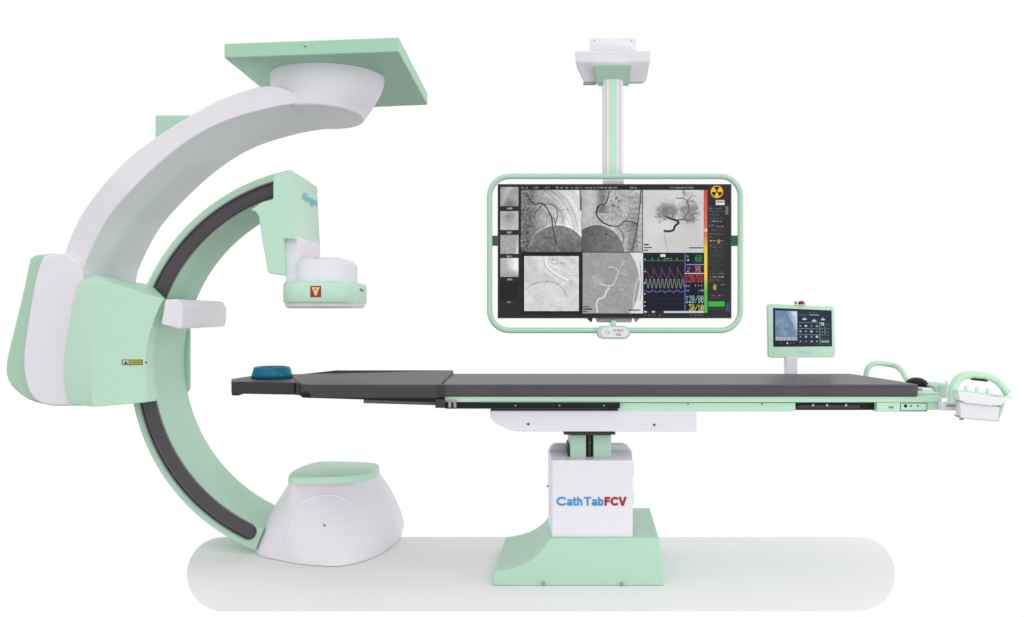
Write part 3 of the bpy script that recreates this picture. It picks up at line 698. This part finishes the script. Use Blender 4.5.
# panel D: framed light image
p.rect(521.5, 252, 582, 317, (26, 25, 28))
D_ = (524.2, 256.2, 579, 311.2)
f = 212+22*(n3-.5)+14*(n2-.5)+12*(n4-.5)+6*(fine-.5)-8*np.sin((X*.7-Y)*.55)*(X > 545)*(Y < 285)
p.gray(D_, f)
p.line([(545, 256), (546.5, 265), (551, 270), (560, 276), (568, 280)], 2.2, (240, 240, 240), .85, D_)
p.line([(543.8, 256), (545, 265), (549.5, 271), (558, 277), (566, 281)], .6, (150, 150, 150), .8, D_)
p.line([(526, 289), (532, 284.5), (540, 282.2), (548, 281.6), (556, 283.6), (562, 288), (567, 297)], .8, (150, 150, 150), .8, D_)
for i in range(9):
    p.line([(552+i*3, 262+i*.6), (558+i*2.6, 267+i), (566+i*1.6, 270+i*1.5), (577, 271+i*1.9)], .7, (196, 195, 196) if i % 2 else (238, 238, 238), .5, D_)
    p.line([(528+i*1.0, 257), (529+i*1.1, 268), (528+i*1.3, 281)], .4, (198, 198, 198), .4, D_)
    p.line([(536+i*2, 292+i*1.5), (545+i*2.4, 290+i*2), (556+i*2, 297+i*1.6)], .6, (200, 200, 200) if i % 2 else (232, 232, 232), .45, D_)
for x, y in ((533, 284), (547.5, 281.6), (557, 284.4), (561, 263), (553, 259.6)): p.disc(x, y, 1.1, (150, 148, 150), .6, 1.4)
p.line([(549, 258), (552, 263), (557, 264), (558, 259)], 1, (165, 163, 165), .8, D_); p.disc(563.5, 263.5, 1.2, (150, 148, 150), .7, 1)
p.line([(560, 270), (568, 275), (577, 276)], .8, (180, 180, 180), .8, D_)
p.scribble(530, 555, 314.2, 1.0, (90, 90, 92), 60, .7)
# panel E: subtraction image
E_ = (582.6, 252.6, 643, 313.6)
f = 158+14*(fine-.5)*1.6+14*(n1-.5)+10*(n3-.5)
outm = (((X-600)/39.5)**2+((Y-283)/46.)**2 > 1) & (X > 610); f = np.where(outm, 222+10*(n3-.5), f)
p.gray(E_, f)
W_ = (232, 232, 230)
p.line([(609, 288), (606, 292), (604, 297), (598.5, 299.5), (596.5, 304), (597.5, 312)], 2.0, (190, 190, 190), 1, E_)
p.line([(609, 288), (606, 292), (604, 297), (598.5, 299.5), (596.5, 304), (597.5, 312)], .8, W_, 1, E_)
p.line([(600, 284.3), (606, 285.5), (612, 285.5), (616, 279), (618, 272), (614, 267.5), (608, 267.5)], .7, W_, .95, E_)
for x, y, a, L in ((606, 285, -2.8, 4.5), (600, 284, -2.4, 4), (602, 284, -1.9, 4), (613, 285, 0, 4.5), (618, 272, -1.0, 4.5), (617, 275, -.4, 3.5)): tree(x, y, a, L, .45, 4, (205, 205, 203), E_)
p.line([(642, 272), (636, 285), (633.5, 300), (634, 313)], 1.5, (205, 203, 200), .8, E_)
p.line([(640, 262), (641.5, 285), (640, 300)], .8, (120, 118, 120), .6, E_)
for y, w_ in ((306, 6), (308.6, 9), (311, 4)): p.rect(583.2, y, 583.2+w_, y+1.3, (60, 58, 60), .9)
p.rect(629, 309.5, 640, 310.6, (60, 58, 60))
# panel F: monitor of vital signs
p.rect(643.4, 252.6, 704, 313.2, (19, 20, 40)); p.rect(644.5, 254, 684, 266, (17, 32, 34)); p.rect(644.5, 266, 684, 280, (32, 22, 38))
p.rect(660.5, 254.4, 665.5, 256.8, (225, 225, 220)); p.scribble(666, 669, 258, 1.3, (200, 200, 200), 70, 1)
p.line([(645, 260.7)]+[q for i in range(6) for q in ((651.5+i*6.2, 260.7), (652.2+i*6.2, 257.6), (652.8+i*6.2, 261.3), (653.4+i*6.2, 260.7))][:20]+[(684, 260.7)], .5, (120, 165, 120), .9, smooth=False)
xs = np.linspace(645, 684, 160)
p.line([(x, 277.3-9.5*math.exp(-(((x-653) % 8.1)/2.6)) - 1.2*math.sin((x-653)*.8)) for x in xs], .6, (130, 96, 128), .85, smooth=False)
p.line([(x, 283.6-4.6*math.sin((x-645)*2*PI/4.05)) for x in xs], .55, (165, 180, 150), .95, smooth=False)
p.line([(x, 292.6-1.8*abs(math.sin((x-649)*PI/8.1))+.5*math.sin(x*2.1)) for x in xs], .8, (112, 112, 190), .9, smooth=False)
for y in (259, 271, 282.5, 293.5, 301.5, 305.5): p.rect(644.2, y, 645.4, y+1.2, (210, 210, 215))
for y in (298.5, 303): p.line([(646, y), (684, y)], .25, (70, 70, 110), .6)
p.rect(684.6, 253, 685.3, 311, (110, 115, 190)); 
p.rect(693, 252.8, 703.6, 263.4, (12, 48, 34)); p.txt(695.4, 255.4, '60', 6.2, (62, 165, 95), wf=.45)
p.rect(688, 265.3, 703.6, 273, (48, 22, 42)); p.txt(695, 265.8, '98', 6.4, (200, 125, 140), wf=.42)
p.rect(684.9, 274, 704, 282.8, (64, 26, 50)); p.txt(685.6, 274.8, '120/80', 7.6, (205, 62, 52), wf=.32)
p.rect(684.8, 273.0, 704, 273.8, (220, 215, 230)); p.rect(686, 264.2, 704, 264.9, (150, 150, 200))
p.txt(685.8, 295.6, '120/80', 7.4, (150, 195, 205), wf=.34); p.txt(688.8, 304.6, '30/10', 6.6, (225, 215, 90), wf=.38)
for x, y in ((686, 255), (686.4, 259), (687, 267), (686, 270), (686.2, 284.8), (686, 289.5), (695, 284.5), (696.4, 289.2)): p.scribble(x, x+(3 if x < 690 else 7), y, 2.2, (195, 200, 235), int(x*7+y), .8)
p.rect(643.6, 311.4, 663, 312.8, (40, 44, 60)); p.rect(644, 311.2, 647, 312.6, (200, 205, 210)); p.rect(652, 311.2, 655, 312.6, (200, 205, 210)); p.rect(664, 311.2, 704, 312.9, (195, 205, 215))
p.rect(521, 313.6, 707, 317.2, (34, 36, 37)); p.scribble(645, 662, 314.4, 1.2, (120, 125, 125), 80, .8); p.scribble(690, 703, 314.4, 1.2, (120, 125, 125), 81, .8)
# colour scale
gm = p.m(704.2, 190.2, 707.4, 313); t = ((Y-190)/123)[..., None]
c_ = np.where(t < .38, np.array((224, 70, 60))+(np.array((236, 120, 70))-np.array((224, 70, 60)))*t/.38, np.where(t < .8, np.array((238, 205, 60)), np.array((90, 190, 70))))
mid = np.clip((t-.38)/.1, 0, 1); c_ = np.where((t > .38) & (t < .48), np.array((236, 130, 70))*(1-mid)+np.array((238, 205, 60))*mid, c_)
mid = np.clip((t-.70)/.14, 0, 1); c_ = np.where((t > .70), np.array((238, 205, 60))*(1-mid)+np.array((80, 185, 75))*mid, c_); p.im[gm] = c_[gm]
p.rect(704.2, 229, 707.4, 231.6, (240, 200, 200))
# dose side panel
p.rect(707.4, 185.2, 731, 317, (44, 42, 46))
for i in range(44): p.scribble(708.8, 708.8+rng.uniform(8, 16), 206.5+i*1.75, 1.0, (96, 95, 98), 300+i, .6, .8) if not 35 < i < 38 else None
p.disc(716.8, 191.8, 6.3, (228, 165, 30)); p.disc(716.8, 191.8, 5.6, (240, 190, 45)); 
ang = np.arctan2(Y-191.8, X-716.8); d = np.hypot(X-716.8, Y-191.8)
tr = (d < 5.2) & (d > 1.5) & (np.cos(3*(ang-PI/2+PI)) > 0); p.im[tr] = (35, 22, 12); p.disc(716.8, 191.8, 1.0, (35, 22, 12))
p.rect(715.8, 200.2, 724.6, 202.4, (205, 205, 205)); p.rect(715.8, 202.8, 724.6, 205, (225, 225, 225)); p.scribble(717, 724, 200.8, 1.2, (60, 60, 60), 90, .6)
p.rect(725.2, 206, 728.4, 214.6, (110, 110, 116))
for i, (y, a, b, br) in enumerate(((207.5, 709, 721, 110), (210.5, 709, 724, 90), (213.6, 709, 720, 90), (216.6, 709, 723, 80), (220.4, 711, 722, 150), (224.4, 709, 713, 130), (225.8, 716, 724, 160), (229, 711, 722, 90), (232.6, 709, 723, 110), (236, 709, 712, 150), (240, 709, 724, 170), (243, 709, 722, 80), (246, 710, 723, 100), (250, 711, 722, 80), (254, 710, 720, 80), (272.6, 710, 724, 120), (276, 710, 724, 150), (279, 709, 720, 100), (294.5, 711, 724, 130), (297, 711, 719, 90))):
    p.scribble(a, b, y, 1.6, (br, br, br+2), 100+i, .72)
for y in (218.6, 234.4, 244.8, 270.8): p.rect(708.6, y, 724.6, y+.35, (85, 84, 90))
p.rect(717.5, 239.6, 719.6, 243.4, (150, 150, 60)); p.txt(713.6, 284.6, '0', 5.4, (228, 210, 60), wf=.5)
p.scribble(720.8, 724.5, 284, 1.3, (150, 150, 150), 140, .7)
p.rect(708.4, 301.6, 724.4, 306.4, (52, 178, 62)); p.rect(709, 307.4, 724, 310.2, (38, 70, 46)); p.rect(725.6, 303, 729.4, 311.5, (70, 92, 128), .7)

mon = thing('ceiling_monitor', 'large flat screen of x-ray pictures in a mint green tube frame below a ceiling column', 'monitor', tuple(P(614, 250, 3.64)))
YM = 3.60
cab = pbox('screen_cabinet', 497.6, 184.0, 731.6, 318.4, YM, YM+.055, mat('bezel_charcoal', (.032, .030, .034), .45), mon, .002)
screen_mesh('screen', p, P(499, 185.2, YM-.0015), P(730.2, 185.2, YM-.0015), P(730.2, 317, YM-.0015), P(499, 317, YM-.0015), emis('lit_screen', 'picture'), mon)
fr_ = [P(x, y, YM-.005) for x, y in rrect(489.6, 176.4, 740.4, 330.4, 20, 12)]
tube('tube_frame', fr_, .0112, GREEN, mon, seg=16, closed=True)
pbox('frame_bracket', 491.5, 235.6, 498.2, 245.4, YM-.002, YM+.03, DKGREEN, mon, .002)
pbox('frame_bracket', 731.2, 235.4, 738.4, 245.6, YM-.002, YM+.03, DKGREEN, mon, .002)
hp = prism('control_handle', rrect(597, 325.8, 630.6, 339.0, 6.5, 10), YM-.03, YM+.008, GREEN, mon, .005, seg=4)
plate = prism('handle_plate', rrect(600.8, 327.4, 628.2, 337.4, 4.9, 10), YM-.0318, YM-.0295, WHITE2, hp, .001)
kk = (YM-.033)/F
text('lettering', 'X-RAY', DKINK, hp, P(613.4, 331.6, YM-.033), (1, 0, 0), (0, 0, 1), 10.4*kk, 2.5*kk, bold=0, name_space=1.15)
text('lettering', 'ON', DKINK, hp, P(616.0, 335.7, YM-.033), (1, 0, 0), (0, 0, 1), 5.0*kk, 2.5*kk, bold=0, name_space=1.2)
ic = P(607.6, 332.3, YM-.0325)
tube('x_ray_symbol', [ic+Vector((.007*math.cos(a), 0, .007*math.sin(a))) for a in [2*PI*i/24 for i in range(24)]], .0009, mat('pale_red_print', (.55, .35, .38), .5), hp, seg=6, closed=True)
pbox('handle_stem', 611.4, 320.5, 616.2, 327, YM-.01, YM+.03, GREEN, mon, .002)
prism('lower_bracket', [(596.5, 317.9), (632.5, 317.9), (631.5, 322.4), (598, 322.4)], YM+.012, YM+.06, GREY, mon, .001)
prism('screen_foot', [(586.6, 317.9), (592.8, 317.9), (591.6, 322.3)], YM+.012, YM+.05, BLACK, mon)
prism('screen_foot', [(634.5, 317.9), (640.2, 317.9), (636.6, 322.0)], YM+.012, YM+.05, GREY, mon)
# column
zc_ = 2.03; Yc = 3.672
cw = [P(602.4, 200, Yc).x, P(623.6, 200, Yc).x]
box('column', (cw[0]+.003, Yc, 1.60), (cw[1], Yc+.05, zc_), WHITE, mon, .012, seg=4)
sx = [P(609.6, 200, Yc).x, P(616.6, 200, Yc).x]
box('column_stripe', (sx[0], Yc-.0015, 1.60), (sx[1], Yc+.002, zc_-.008), GREENL, mon)
for x in (602.4+3.6, 623.6-3.6):
    q = P(x, 200, Yc).x; box('column_groove', (q-.001, Yc-.0006, 1.60), (q+.001, Yc+.002, zc_-.004), GREY, mon)
box('column_bracket', (cw[0]-.06, YM+.053, 1.15), (cw[1]+.06, Yc+.09, 1.42), GREY, mon, .004)
box('column', (cw[0]+.003, YM+.06, 1.25), (cw[1], YM+.11, 1.60), WHITE, mon, .004)
box('cable_cover', (cw[0]+.02, YM+.053, 1.18), (cw[1]-.02, YM+.06, 1.40), GREY, mon, .004)
# ceiling mount
def pring(y, x0, x1, Y0_, Y1_):
    p0, p1 = P(x0, y, Y0_), P(x1, y, Y0_); return [p0, p1, Vector((p1.x-.004, Y1_, p1.z)), Vector((p0.x+.012, Y1_, p0.z))]
loft('mount_shell', [pring(82.2, 584.5, 644.5, 3.70, 3.73), pring(80.0, 582.2, 646.8, 3.694, 3.74), pring(61.5, 575.6, 650.3, 3.645, 3.75), pring(50.6, 575.0, 650.8, 3.637, 3.75)], WHITE, mon, .006, seg=3, angle=18)
pbox('ceiling_plate', 590.6, 38.2, 636.2, 51.2, 3.662, 3.71, WHITE, mon, .002)
for x in (594.5, 631.6): lathe('bolt_hole', tuple(P(x, 40.6, 3.662)), [(.0025, 0), (.0025, -.001)], GREY, mon, seg=10, axis='y')
prism('swivel_cover', [(590.8, 51), (593, 48.4), (598, 45.8), (605, 44.1), (613.3, 43.5), (621.5, 44.1), (628.6, 45.8), (633.6, 48.4), (636, 51)], 3.640, 3.660, WHITE2, mon, .004)
loft('column_collar', [pring(84.3, 596.6, 629.8, 3.690, 3.72), pring(67.4, 594.4, 631.2, 3.628, 3.74), pring(64.6, 594.0, 631.6, 3.622, 3.74)], GREEN, mon, .002, seg=2, angle=18)
pbox('shell_vent', 583.5, 82.0, 596, 84.0, 3.70, 3.72, GREY, mon, .001)

# ================================================================== console on the far rail
con = thing('control_console', 'small mint green touch screen console on a white post behind the table', 'console', tuple(P(792, 380, 4.1)))
cor = [(767.6, 303.6, 4.10), (834.2, 306.6, 4.16), (835.6, 357.2, 4.16), (768.4, 357.9, 4.10)]
cor = [P(*q) for q in cor]
def bil(u, v, dy=0): 
    q = cor[0].lerp(cor[1], u).lerp(cor[3].lerp(cor[2], u), v); return q+Vector((0, dy, 0))
rr = rrect(0, 0, 66.5, 53, 3.2, 6)
back = .022
bd = loft('console_body', [[bil(x/66.5, y/53, 0) for x, y in rr], [bil(x/66.5, y/53, back) for x, y in rr]], GREENL, con, .004, seg=3, angle=40)
q = Painter(0, 0, 58.5, 37, 4); X, Y = q.X, q.Y
q.im[:] = (34, 44, 58)
n1, n2, n3 = q.noise(1.2, 1), q.noise(4, 2), q.noise(10, 3)
v_ = np.clip((X+Y*.3)/26, 0, 1); dg = np.clip((X-12-(Y-2)*.35)/8, 0, 1)*np.clip(1-(Y-18)/14, 0, 1)
img = np.stack([90+70*dg+30*n2+18*n1, 118+70*dg+28*n2+18*n1, 148+62*dg+24*n2+16*n1], -1); m_ = q.m(1.5, 1.6, 23.6, 27.2); q.im[m_] = img[m_]
for i in range(9): q.line([(12+i*.8, 5+i), (14+i*.9, 9+i*1.5), (15+i*.6, 14+i*1.4)], .35, (70, 95, 125), .5, (1.5, 1.6, 23.6, 27.2))
q.rect(1.5, 27.4, 23.6, 31.6, (120, 135, 160)); 
for i in range(8): q.rect(2+i*2.7, 28, 4+i*2.7, 31, (190, 195, 215)); q.disc(3+i*2.7, 29.5, .5, (80, 90, 120))
q.rect(1.5, 32, 23.6, 36, (30, 34, 46)); q.disc(13.4, 34.2, .9, (205, 210, 220)); q.disc(7, 34.2, .5, (110, 120, 140)); q.disc(17, 34.2, .5, (110, 120, 140)); q.disc(20, 34.2, .5, (110, 120, 140))
q.rect(24.4, 1.6, 57.2, 36, (36, 46, 66)); q.rect(24.8, 5, 45, 5.3, (90, 110, 120)); q.scribble(37, 46, 4, 1.1, (200, 210, 220), 3, .9); q.scribble(35, 45, 2, .9, (120, 130, 140), 4, .7)
for i, (x, y) in enumerate(((31, 8.6), (41, 10), (50, 8.4))): q.rect(x-2.2, y+.4, x+2.2, y+1.6, (215, 220, 230)); q.disc(x, y, 1.0, (170, 180, 190))
q.rect(24.8, 12.6, 45.8, 13.1, (110, 140, 135)); q.rect(24.8, 19.0, 45.8, 19.4, (110, 150, 125)); q.rect(24.8, 25.2, 45.8, 25.6, (110, 150, 125)); q.rect(46.4, 11.6, 46.8, 35.5, (120, 180, 140))
for j, y in enumerate((16.4, 22, 27.6, 32.4)):
    for i in range(4):
        x = 26.8+i*5.6; c_ = [(90, 105, 125), (150, 160, 170), (60, 75, 80), (215, 220, 225)][(i*3+j) % 4]
        if j == 3: c_ = [(110, 60, 60), (60, 50, 60), (190, 150, 150), (70, 110, 90)][i]
        q.rect(x-1.2, y-1.1, x+1.2, y+1.1, c_, .8); q.disc(x, y, .7, (200, 205, 210), .7)
q.rect(47.6, 12.6, 51.2, 15.6, (205, 215, 225)); q.rect(51.6, 17, 52.2, 26, (150, 165, 170)); 
for y in (14, 18.5, 22, 25): q.rect(47.6, y, 50.4, y+1.2, (90, 120, 120)); q.rect(53.4, y, 56.4, y+1.2, (70, 105, 100))
q.rect(46.9, 28, 57.2, 36, (38, 66, 62)); q.rect(48, 31.5, 56, 33.6, (130, 155, 160))
def sc_pt(px, py, dy=-.0015):
    u = (px-767.6)/66.8; v = (py-303.6)/54.1
    for _ in range(8):
        w3 = bil(u, v); X_ = CX+w3.x*F/w3.y; Y_ = CY-(w3.z-H)*F/w3.y; u += (px-X_)/66.8; v += (py-Y_)/54.1
    return bil(u, v, dy)
bz = [sc_pt(773.0, 307.9, -.0005), sc_pt(831.6, 310.4, -.0005), sc_pt(832.1, 346.4, -.0005), sc_pt(773.2, 346.9, -.0005)]
loft('console_bezel', [bz, [p_+Vector((0, .003, 0)) for p_ in bz]], BLACK, con)
screen_mesh('console_screen', q, sc_pt(773.8, 308.7), sc_pt(830.9, 311.1), sc_pt(831.5, 345.7), sc_pt(774.0, 346.1), emis('lit_touch_screen', 'picture'), con)
a = sc_pt(798, 353.4, -.001); bb = sc_pt(811, 353.3, -.001)
text('logo_lettering', 'Allengers', mat('pale_blue_print', (.55, .68, .85), .5), con, a, bb-a, (0, 0, 1), (bb-a).length, .012, bold=.01)
kb = lathe('emergency_button', tuple(P(801.5, 304.6, 4.13)), [(.017, 0), (.017, .006), (.012, .008), (.012, .014), (.008, .017)], mat('red_button', (.33, .03, .03), .35), con, seg=24)
lathe('key_switch', tuple(P(796.4, 304.4, 4.125)), [(.010, 0), (.010, .013), (.006, .015)], STEEL, con, seg=20)
pbox('console_post', 786.2, 357.5, 797.6, 380, 4.11, 4.15, WHITE, con, .004)
pbox('post_clamp', 784, 378, 800, 392, 4.032, 4.15, WHITE, con, .003)
